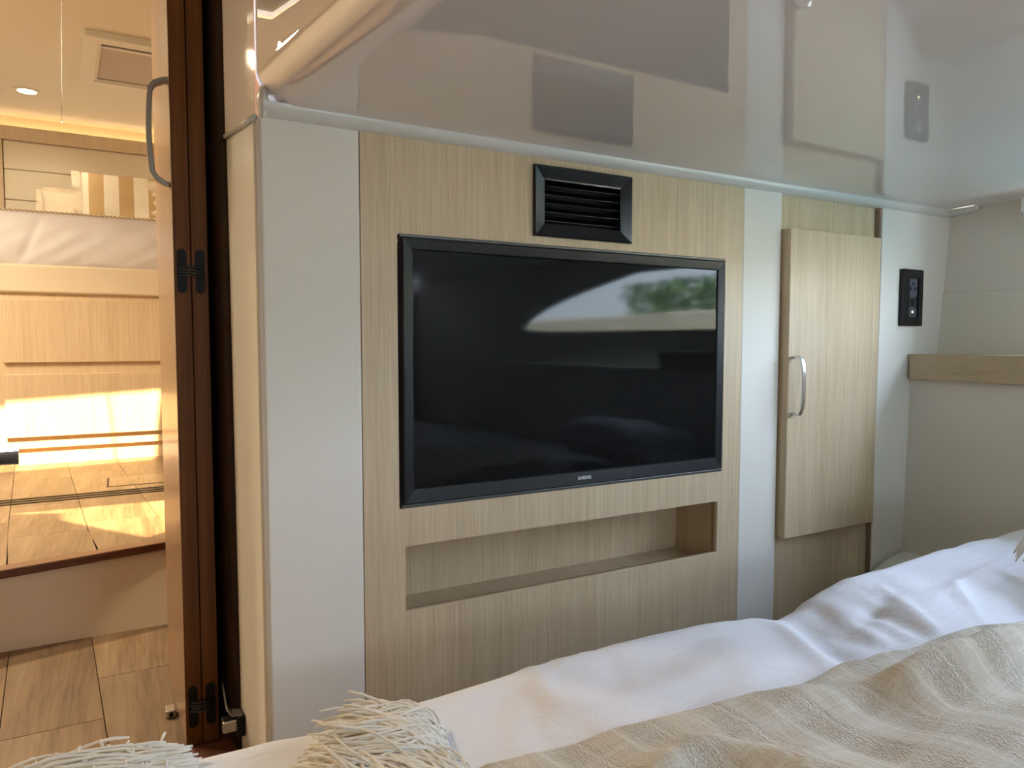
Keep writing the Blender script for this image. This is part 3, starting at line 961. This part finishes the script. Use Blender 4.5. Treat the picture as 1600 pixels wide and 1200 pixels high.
# ================================================================ far cabin
bf = thing('storage_berth', 'honey oak storage berth with two wide drawers and cream upper rail', 'berth', (-0.15, 4.19, ZU))
obj('frame', B(-1.25, 0.93, 4.196, 4.80, -0.517, 0.30, 0.001), M_DRAW, bf)
obj('upper_rail', B(-1.25, 0.93, 4.172, 4.80, 0.247, 0.386, 0.012, 3), M_CREAM, bf)
for z0, z1 in ((-0.092, 0.2155), (-0.4585, -0.150)):
    obj('drawer', B(-0.492, 0.62, 4.176, 4.1975, z0, z1, 0.002), M_DRAW, bf)
obj('toe_kick', B(-0.450, 0.93, 4.215, 4.75, ZU, -0.5175), M_DRAW, bf)
# mattress with its white sheet
mt = thing('berth_mattress', 'white sheeted mattress with twisted cord edging on the far berth', 'mattress', (-0.15, 4.2, 0.386))


def mface(u, v):
    x = lerp(-1.2, 0.92, u); s = v
    z = lerp(0.384, 0.640, s)
    y = 4.192 - 0.040 * math.sin(PI * min(1, s * 1.04)) ** 0.6
    fold = noise.noise(Vector((x * 5.0 + s * 1.8, s * 1.3, 0.3))) * 0.016 + noise.noise(Vector((x * 12 - s * 4, s * 2, 4.1))) * 0.010
    crease = -0.012 * math.exp(-((x + 0.36 - 0.10 * (s - 0.5)) / 0.014) ** 2) - 0.012 * math.exp(-((x + 0.22 - 0.22 * (0.4 - s)) / 0.016) ** 2) * (1 - s)
    return (x, y + (fold - crease) * math.sin(PI * min(1, s)) ** 0.5 * 0.9, z)


bm = new(); grid(bm, 150, 26, mface)
bx = [bm.verts.new((x, 4.196, 0.640)) for x in (-1.2, 0.92)]
obj('sheet', bm, M_SHEET, mt, True)
obj('core', B(-1.2, 0.92, 4.20, 4.82, 0.387, 0.636, 0.01), M_SHEET, mt)
for ph, mm_ in ((0, M_PIPW), (PI, M_PIPB)):
    bm = new()
    pts = []
    for i in range(1100):
        x = lerp(-0.62, 0.45, i / 1099); a = x / 0.021 * 2 * PI + ph
        pts.append((x, 4.187 + 0.003 * math.cos(a), 0.645 + 0.003 * math.sin(a)))
    tube(bm, pts, 0.0031, 5)
    obj('cord_edging', bm, mm_, mt, True)


# pillows
def pillow(bm, c, wd, ht, th, lean, yaw=0.0, nu=34, nv=26, pinch=0.10, seed=1):
    rot = Matrix.Rotation(yaw, 3, 'Z') @ Matrix.Rotation(lean, 3, 'X')
    for sgn in (1, -1):
        def f(a, b):
            u, v = 2 * a - 1, 2 * b - 1
            k = max(0.0, (1 - abs(u) ** 3.2)) * max(0.0, (1 - abs(v) ** 3.2))
            t = th / 2 * (k ** 0.5) if k > 0 else 0
            wob = noise.noise(Vector((u * 2.2 + seed, v * 2.2, sgn))) * 0.012 * k
            x = u * wd / 2 * (1 - pinch * (1 - abs(v) ** 2) * abs(u) ** 3)
            z = v * ht / 2 * (1 - pinch * (1 - abs(u) ** 2) * abs(v) ** 3)
            return Vector(c) + rot @ Vector((x, sgn * (t + wob), z))
        grid(bm, nu, nv, f)
    bmesh.ops.remove_doubles(bm, verts=bm.verts[:], dist=0.0004)
    return bm


def ruffle(bm, a, b, out, wid, n=60, amp=0.008, freq=9):
    a, b, out = Vector(a), Vector(b), Vector(out).normalized()
    def f(s, t):
        p = a.lerp(b, s)
        wv = math.sin(s * freq * 2 * PI + 0.7 * math.sin(s * 17)) * amp * t
        return p + out * (wid * t * (1 + 0.05 * math.sin(s * 15))) + Vector((0, -1, 0)) * wv
    grid(bm, n, 5, f)
    return bm


PY = 4.66
pk = thing('cream_pillow', 'plain cream linen pillow leaning on the headboard left of the striped pillow', 'pillow', (-0.16, PY, 0.62))
obj('cover', pillow(new(), (-0.165, PY + 0.10, 0.725), 0.42, 0.29, 0.11, math.radians(-18), 0.0, seed=5), M_PILLOW, pk, True)
bm = new()
ruffle(bm, (-0.352, PY + 0.06, 0.62), (-0.352, PY + 0.13, 0.855), (-1, 0, 0.25), 0.032, amp=0.004, freq=3)
ruffle(bm, (-0.352, PY + 0.13, 0.855), (0.0, PY + 0.135, 0.862), (0, 0.1, 1), 0.02, amp=0.004, freq=5)
obj('flange', bm, M_PILLOW, pk, True)
ps = thing('striped_pillow', 'cream and tan striped pillow with ruffled edges on the far berth', 'pillow', (0.03, PY - 0.09, 0.62))
obj('cover', pillow(new(), (0.045, PY - 0.07, 0.765), 0.42, 0.38, 0.13, math.radians(-14), 0.0, pinch=0.04, seed=9), M_STRIPE, ps, True)
bm = new()
ruffle(bm, (-0.155, PY - 0.12, 0.58), (-0.165, PY - 0.03, 0.945), (-1, -0.2, 0.15), 0.042, amp=0.009, freq=3)
obj('ruffle', bm, M_PILLOW, ps, True)
bm = new()
ruffle(bm, (0.145, PY - 0.155, 0.58), (0.165, PY - 0.09, 0.92), (1, -0.1, 0.1), 0.055, amp=0.010, freq=7)
obj('ruffle', bm, M_PILLOW, ps, True)
# headboard: three cream boards, oak surround, cove light
hb = thing('headboard', 'cream three panel headboard framed in pale oak behind the pillows', 'headboard', (0.1, HB, 0.39))
for z0, z1 in ((0.976, 1.133), (0.8075, 0.9735), (0.40, 0.805)):
    obj('cushion_panel', B(-0.538, 0.94, HB, HB + 0.05, z0, z1, 0.006, 3), M_PANEL, hb)
obj('post', B(-0.66, -0.541, HB - 0.012, HB + 0.05, 0.40, 1.132), M_OAKX, hb)
vl = thing('cove_valance', 'pale oak valance with a glowing amber light strip above the headboard', 'light', (-0.15, HB, 1.134))
obj('board', B(-1.28, 0.94, HB - 0.02, HB, 1.134, 1.2085, 0.001), M_OAKX, vl)
obj('light_strip', B(-1.28, 0.94, HB + 0.018, HB + 0.030, 1.205, 1.213), M_LED, vl)
obj('shelf', B(-1.28, 0.94, HB, HB + 0.055, 1.134, 1.203), M_OAKX, vl)
# ceiling hatch with blind
hc = thing('ceiling_hatch', 'white framed ceiling hatch with its pale pleated blind nearly closed', 'hatch', (0.14, 3.74, ZT - 0.01))
ang = -0.06


def hatch(u, v, w_):
    x, y = u * math.cos(ang) + v * math.sin(-ang) * -1, v * math.cos(ang) + u * math.sin(ang)
    return (-0.094 + u + v * (-0.0607), 3.43 + v, ZT - 0.022 + w_)


obj('frame', holed(rrect(0, 0.60, 0, 0.615, 0.012), [rrect(0.055, 0.545, 0.062, 0.575, 0.008)], 0.026, lambda u, v, w_: hatch(u, v, w_ + 0.007), 0.002), M_WHITEP, hc)
obj('inner_frame', holed(rrect(0.050, 0.550, 0.057, 0.580, 0.008), [rrect(0.068, 0.532, 0.075, 0.560, 0.006)], 0.006, lambda u, v, w_: hatch(u, v, w_ + 0.004)), M_WHITEP, hc)
bl = obj('blind', holed([(0.06, 0.128), (0.54, 0.128), (0.54, 0.570), (0.06, 0.570)], [], 0.003, lambda u, v, w_: hatch(u, v, w_ + 0.010)), M_BLIND, hc)
obj('pull_bar', holed([(0.066, 0.118), (0.534, 0.118), (0.534, 0.140), (0.066, 0.140)], [], 0.006, lambda u, v, w_: hatch(u, v, w_ + 0.006)), M_WHITEP, bl)
obj('dark_gap', holed([(0.06, 0.066), (0.54, 0.066), (0.54, 0.124), (0.06, 0.124)], [], 0.002, lambda u, v, w_: hatch(u, v, w_ + 0.011)), M_GAP, hc)
# downlights: the one in view and three unseen ones added to brighten the cabin
for i, (x, y, lab) in enumerate(((-0.375, 4.40, 'round glowing ceiling downlight over the far berth, left of the hatch'),
                                 (0.70, 4.40, 'added unseen ceiling downlight over the far berth, right of the hatch'),
                                 (-1.05, 2.46, 'added ceiling downlight out of view above the step'),
                                 (-0.90, 3.05, 'added ceiling downlight out of view above the track'))):
    dl = thing('downlight', lab, 'light', (x, y, ZT - 0.006), 'ceiling downlights')
    bm = new(); 
    for k in range(32):
        pass
    obj('ring', holed([(0.056 * math.cos(a * PI / 16), 0.056 * math.sin(a * PI / 16)) for a in range(32)], [[(0.043 * math.cos(a * PI / 16), 0.043 * math.sin(a * PI / 16)) for a in range(32)]], 0.006, lambda u, v, w_: (x + u, y + v, ZT - 0.003 + w_), 0.001), M_CEIL, dl)
    obj('lens', disc(new(), (x, y, ZT - 0.004), (0, 0, 1), 0.0435, 0.003, 32), M_LAMP, dl)
    lt = bpy.data.lights.new('downlight_lamp', 'SPOT'); lt.energy = (9, 9, 70, 118)[i]; lt.color = (1.0, 0.82, 0.56); lt.spot_size = 2.7; lt.spot_blend = 0.8; lt.shadow_soft_size = 0.06
    lo = bpy.data.objects.new('downlight_lamp', lt); COL.objects.link(lo); lo.parent = dl; lo.location = (0, 0, -0.012)
# track for the sliding door and the floor hatch
tk = thing('floor_track', 'three dark sliding door rails let into the far wooden floor', 'track', (-0.1, 3.23, ZU))
for k in range(3):
    y = 3.175 + k * 0.045
    obj('rail', plan(new(), [(-1.25, y), (0.93, y + 0.03), (0.93, y + 0.048), (-1.25, y + 0.018)], ZU - 0.002, ZU + 0.0025), M_BLACKM, tk)
fh = thing('floor_hatch', 'rectangular lift out hatch lid in the far wooden floor', 'hatch', (0.15, 3.51, ZU))
obj('surround', B(-0.064, 0.40, 3.395, 3.625, ZU - 0.001, ZU + 0.0012), M_GAP, fh)
obj('lid', B(-0.056, 0.396, 3.399, 3.622, ZU, ZU + 0.0022, 0.0008), M_FLOOR[2], fh)

G = 1.0
# ================================================================ bed
bd = thing('bed', 'low bed with white mattress filling the near side of the cabin', 'bed', (0.5, -0.3, FL))
obj('base', B(-0.60, 1.36, -1.35, 0.70, FL, -0.60, 0.01), M_CREAM, bd)
obj('mattress', B(-0.60, 1.36, -1.35, 0.705, -0.60, -0.462, 0.03, 3), M_SHEET, bd)
SIL = [(-0.6, -0.428), (0.066, -0.430), (0.116, -0.432), (0.204, -0.435), (0.294, -0.428), (0.407, -0.427), (0.453, -0.419), (0.51, -0.417), (0.564, -0.421),
       (0.64, -0.419), (0.78, -0.419), (0.83, -0.423), (0.916, -0.442), (0.961, -0.436), (0.995, -0.424), (1.043, -0.413), (1.119, -0.406), (1.19, -0.403), (1.41, -0.399), (1.66, -0.398)]


def ridge(x, y, x0, y0, x1, y1, wd, amp):
    dx, dy = x1 - x0, y1 - y0; l2 = dx * dx + dy * dy
    t = max(0, min(1, ((x - x0) * dx + (y - y0) * dy) / l2))
    d2 = (x - x0 - dx * t) ** 2 + (y - y0 - dy * t) ** 2
    return amp * math.exp(-d2 / (wd * wd)) * (1 - 0.5 * abs(2 * t - 1) ** 2)


def duvet_z(x, y):
    e = sstep(0.42, 0.74, y)
    z = lerp(-0.418, table(SIL, x) + 0.006, e)
    p = Vector((x, y, 0.0))
    z += 0.012 * noise.noise(p * 3.1) * (1 - e)
    q = Vector((x * 6 + 2 * noise.noise(p * 4), y * 6, 1.7))
    z += 0.004 * noise.noise(q)
    f = Vector((x * 3.2 + 0.8 * y, y * 7.5 - 1.5 * x, 5.3)); f += Vector((noise.noise(f * 0.6), noise.noise(f * 0.6 + Vector((9, 3, 1))), 0)) * 0.9
    z += 0.0050 * (1 - abs(noise.noise(f)) * 2.4) * sstep(0.2, 0.5, y)
    f2 = Vector((x * 10 - 4 * y, y * 8 + 3 * x, 2.3)); f2 += Vector((noise.noise(f2 * 0.5), noise.noise(f2 * 0.5 + Vector((4, 8, 2))), 0)) * 1.1
    z += 0.0022 * (1 - abs(noise.noise(f2)) * 2.6)
    # pinched pocket and radiating creases around the dip
    z += ridge(x, y, 0.90, 0.71, 0.83, 0.58, 0.022, -0.014)
    z += ridge(x, y, 0.86, 0.72, 0.80, 0.60, 0.018, 0.010)
    z += ridge(x, y, 0.98, 0.72, 0.93, 0.60, 0.016, 0.009)
    z += ridge(x, y, 1.02, 0.70, 0.99, 0.58, 0.012, -0.007)
    z += ridge(x, y, 1.08, 0.70, 1.01, 0.57, 0.011, 0.006)
    z += ridge(x, y, 1.20, 0.66, 1.10, 0.56, 0.010, 0.005)
    z += ridge(x, y, 0.95, 0.66, 1.10, 0.69, 0.014, -0.006)
    for k in range(4):
        z += ridge(x, y, 1.15, 0.64 - 0.02 * k, 1.7, 0.72 - 0.035 * k, 0.009, 0.006)
    z += ridge(x, y, 0.45, 0.74, 0.40, 0.62, 0.014, 0.004)
    return z


YE, RE = 0.748, 0.055


def duvet(u, v):
    x = lerp(-0.62, 1.70, u)
    if v < 0.80:
        y = lerp(-1.38, YE, (v / 0.80) ** 0.62)
        x = lerp(-0.62, lx(y, -0.4) - 0.03, u)
        return (x, y, duvet_z(x, y))
    x = lerp(-0.62, lx(YE, -0.4) - 0.03, u)
    z0 = duvet_z(x, YE)
    t = (v - 0.80) / 0.20
    if t < 0.5:
        a = PI / 2 * t / 0.5; return (x, YE + RE * math.sin(a), z0 - RE * (1 - math.cos(a)))
    s = (t - 0.5) / 0.5
    return (x, YE + RE + 0.006 * math.sin(x * 21) * s, z0 - RE - s * 0.20)


bm = new(); grid(bm, 260, 190, duvet)
du = tag(obj('duvet', bm, M_DUVET, None, True, True), 'white rumpled cotton duvet spread over the bed in front of the television', 'duvet')
m_ = du.modifiers.new('s', 'SOLIDIFY'); m_.thickness = 0.018; m_.offset = -1


# ---- throw
def throw_edge(x):
    return table([(0.27, 0.627), (0.372, 0.606), (0.487, 0.593), (0.562, 0.584), (0.678, 0.560), (0.73, 0.566), (0.811, 0.573), (0.889, 0.564), (1.01, 0.550), (1.129, 0.527), (1.4, 0.49)], x)


def throw_z(x, y):
    z = duvet_z(x, y) + 0.007
    z += ridge(x, y, 0.64, 0.548, 0.86, 0.480, 0.030, 0.020) + ridge(x, y, 0.80, 0.484, 1.12, 0.435, 0.030, 0.056) + ridge(x, y, 1.05, 0.44, 1.35, 0.38, 0.04, 0.040)
    z += ridge(x, y, 0.70, 0.575, 1.2, 0.535, 0.016, 0.010)
    z += ridge(x, y, 0.40, 0.500, 0.51, 0.515, 0.020, 0.016) + ridge(x, y, 0.50, 0.520, 0.56, 0.45, 0.022, 0.016) + ridge(x, y, 0.555, 0.45, 0.60, 0.36, 0.022, 0.012)
    z += ridge(x, y, 0.47, 0.545, 0.60, 0.49, 0.016, -0.008)
    z += ridge(x, y, 0.55, 0.40, 1.2, 0.30, 0.05, 0.012)
    z += 0.006 * noise.noise(Vector((x * 5 + 3, y * 9, 0.2)))
    return z


def throw(u, v):
    x = 0.285 + u * 1.12 + 0.006 * math.sin(v * 40) * (1 - u) ** 6
    ye = throw_edge(x)
    y = lerp(-0.35, ye, v ** 0.55)
    z = throw_z(x, y)
    z -= 0.005 * sstep(0.985, 1.0, v) + 0.006 * (1 - sstep(0, 0.02, u))
    return (x, y, z)


th = thing('throw_blanket', 'beige loosely woven throw blanket with cream tassels lying across the bed', 'blanket', (0.8, 0.2, -0.42))
bm = new(); grid(bm, 300, 210, throw)
o = obj('woven_cloth', bm, M_THROW, th, True, True)
m_ = o.modifiers.new('s', 'SOLIDIFY'); m_.thickness = 0.006; m_.offset = -1


# ---- tassels: bundles of yarn, each strand a tube with a frayed end
def strands(n, gen, rad, seed, npts=12):
    rnd = random.Random(seed); bm = new()
    for i in range(n):
        pts = gen(rnd, npts)
        tp = [1.0] * npts; tp[-1] = 0.7; tp[-2] = 1.25; tp[0] = 0.8
        tube(bm, pts, rad * rnd.uniform(0.8, 1.15), 5, True, tp)
    return bm


def mop(cx, cy, cz, rx, ry, rz, ang, flare):
    ca, sa = math.cos(ang), math.sin(ang)
    def gen(rnd, npts):
        off = rnd.uniform(-1, 1); k = rnd.uniform(0.72, 1.06)
        end = rnd.uniform(0.62, 1.0); wig = [rnd.uniform(-1, 1) for _ in range(4)]
        lift = rnd.random() ** 3
        pts = []
        for j in range(npts):
            t = j / (npts - 1); a = PI * t * end
            w_ = math.sqrt(max(0.05, 1 - (off * 0.93) ** 2))
            lx_ = rx * math.cos(a) * k * (0.55 + 0.45 * w_)
            ly_ = ry * off * (0.65 + 0.5 * math.sin(a)) + ry * 0.46 * wig[0] * math.sin(t * 6 + wig[1] * 3)
            lz_ = rz * math.sin(a) * k * (0.35 + 0.65 * w_)
            if t > 0.72:
                q = (t - 0.72) / 0.28
                lx_ -= flare * q * (0.25 + lift); lz_ += flare * 0.55 * q * lift + 0.004 * wig[3] * q; ly_ += flare * 0.5 * q * wig[2]
            pts.append(Vector((cx + lx_ * ca - ly_ * sa, cy + lx_ * sa + ly_ * ca, max(cz + lz_, duvet_z(cx + lx_, min(0.74, cy + ly_)) + 0.001))))
        return pts
    return gen


bm = new()              # tightly wound core of the tassel
bmesh.ops.create_uvsphere(bm, u_segments=24, v_segments=14, radius=1, matrix=Matrix.Translation((0.226, 0.650, -0.426)) @ Matrix.Diagonal((0.042, 0.060, 0.026, 1)))
obj('tassel_core', bm, M_YARN, th, True)
bm = strands(420, mop(0.228, 0.668, -0.428, 0.058, 0.066, 0.036, math.radians(-22), 0.032), 0.0014, 21, 14)
bm2 = strands(280, mop(0.205, 0.60, -0.428, 0.078, 0.056, 0.036, math.radians(-60), 0.030), 0.0014, 22, 14)
me_ = bpy.data.meshes.new('x'); bm2.to_mesh(me_); bm2.free(); bm.from_mesh(me_); bpy.data.meshes.remove(me_)
o = obj('tassel', bm, M_YARN, th, True); o['kind'] = 'stuff'


def lay(rnd, npts):     # strands lying along the bed edge, tips to the right
    x0 = rnd.uniform(-0.38, -0.15); x1 = rnd.uniform(-0.02, 0.055) + 0.02 * rnd.random() ** 3
    yy = rnd.uniform(0.66, 0.775); h = rnd.uniform(0.1, 1.0); wig = [rnd.uniform(-1, 1) for _ in range(4)]
    pts = []
    for j in range(npts):
        t = j / (npts - 1); x = lerp(x0, x1, t)
        hump = 0.038 * math.exp(-((x + 0.05) / 0.13) ** 2) * h
        y = yy + 0.012 * wig[0] * math.sin(t * 6 + wig[1] * 3) + 0.012 * t * wig[2]
        z = -0.424 + hump + 0.004 * math.sin(t * 9 + wig[3] * 4) + 0.012 * max(0, t - 0.8) * wig[1] * 1.5
        pts.append(Vector((x, y, z)))
    return pts


def tuft(rnd, npts):    # short ends standing up from the heap
    x = rnd.uniform(-0.10, 0.03); y = rnd.uniform(0.72, 0.775); l = rnd.uniform(0.008, 0.014)
    dx, dy = rnd.uniform(-0.8, 0.8), rnd.uniform(0, 0.8)
    z = -0.424 + 0.036 * math.exp(-((x + 0.05) / 0.13) ** 2)
    return [Vector((x + dx * l * t * 1.2, y + dy * l * t, z - 0.006 + l * (t - 0.3 * t * t))) for t in [j / (npts - 1) for j in range(npts)]]


bm = strands(460, lay, 0.0014, 31, 16)
bm2 = strands(60, tuft, 0.0013, 32, 6)
me_ = bpy.data.meshes.new('x'); bm2.to_mesh(me_); bm2.free(); bm.from_mesh(me_); bpy.data.meshes.remove(me_)
o = obj('tassel', bm, M_YARN, th, True); o['kind'] = 'stuff'
bm = new()
bmesh.ops.create_uvsphere(bm, u_segments=28, v_segments=18, radius=1, matrix=Matrix.Translation((-0.050, 0.705, -0.412)) @ Matrix.Diagonal((0.030, 0.028, 0.034, 1)))
obj('tassel_knot', bm, M_DUVET, th, True)

# ---- tasselled cushion just outside the right edge, its fringe peeks in
cu_ = thing('fringed_cushion', 'pale cushion with a cream fringe at the far right end of the bed', 'cushion', (1.42, 0.42, -0.40))
bm = pillow(new(), (0, 0, 0), 0.44, 0.40, 0.15, 0, 0, seed=3)
R_ = Matrix.Translation((1.53, 0.40, -0.335)) @ Matrix.Rotation(math.radians(10), 4, 'Y') @ Matrix.Rotation(PI / 2, 4, 'X')
bmesh.ops.transform(bm, matrix=R_, verts=bm.verts[:])
for v in bm.verts:
    v.co.x = min(v.co.x, 1.62)
    v.co.z = max(v.co.z, -0.395)
obj('cover', bm, M_DUVET, cu_, True)


def fringe(rnd, npts):
    y = rnd.uniform(0.26, 0.62); l = rnd.uniform(0.035, 0.06); a = rnd.uniform(-0.5, 0.5); up = rnd.uniform(-0.5, 0.9)
    x = 1.385
    z = -0.325
    return [Vector((x - l * t, y + a * l * t, z + up * 0.02 * math.sin(t * 2.4) - 0.035 * t * t + 0.004 * math.sin(t * 8 + a * 9))) for t in [j / (npts - 1) for j in range(npts)]]


o = obj('fringe', strands(220, fringe, 0.0018, 41, 8), M_YARN, cu_, True); o['kind'] = 'stuff'

# ================================================================ outside, seen in the screen's reflection
M_STONE = mat('tan quay stone', (0.50, 0.42, 0.29, 1), 0.9)
_v = coords(M_STONE, (1, 1, 1)); L(M_STONE, ramp(M_STONE, noise_tex(M_STONE, _v, 3, 5), [(0.3, (0.52, 0.44, 0.31, 1)), (0.7, (0.74, 0.66, 0.50, 1))]), bsdf(M_STONE).inputs['Base Color'])
qw = thing('quay_wall', 'tan stone quay wall of long courses seen through the hull window', 'wall', (9.0, 0.0, -1.2))
for k in range(5):
    obj('stone_course', B(8.2 + 0.25 * k, 9.6, -26, 9, -1.2 + 0.36 * k, -1.2 + 0.36 * k + 0.35, 0.02, 1), M_STONE, qw)
M_LEAF = mat('hedge green', (0.10, 0.20, 0.05, 1), 0.7)
bm = new()
rnd = random.Random(5)
for k in range(7000):
    p = Vector((rnd.uniform(9.8, 10.6), rnd.uniform(-10.5, 9), 0.6 + 0.7 * rnd.random() ** 0.8)); r = rnd.uniform(0.05, 0.12)
    d1_, d2_ = Vector((rnd.gauss(0, 1), rnd.gauss(0, 1), rnd.gauss(0, 1))).normalized() * r, Vector((rnd.gauss(0, 1), rnd.gauss(0, 1), rnd.gauss(0, 1))).normalized() * r * 0.6
    bm.faces.new([bm.verts.new(p - d1_), bm.verts.new(p + d2_), bm.verts.new(p + d1_), bm.verts.new(p - d2_)])
hd = tag(obj('hedge', bm, M_LEAF), 'dense green hedge growing along the top of the quay', 'hedge'); hd['kind'] = 'stuff'
M_WATER = mat('harbour water', (0.03, 0.07, 0.09, 1), 0.05, ior=1.33)
_v = coords(M_WATER, (1, 1, 1)); bump(M_WATER, noise_tex(M_WATER, _v, 4, 3), 0.3, 0.05)
struct(obj('water', B(2.6, 8.4, -26, 9, -1.3, -1.2), M_WATER))
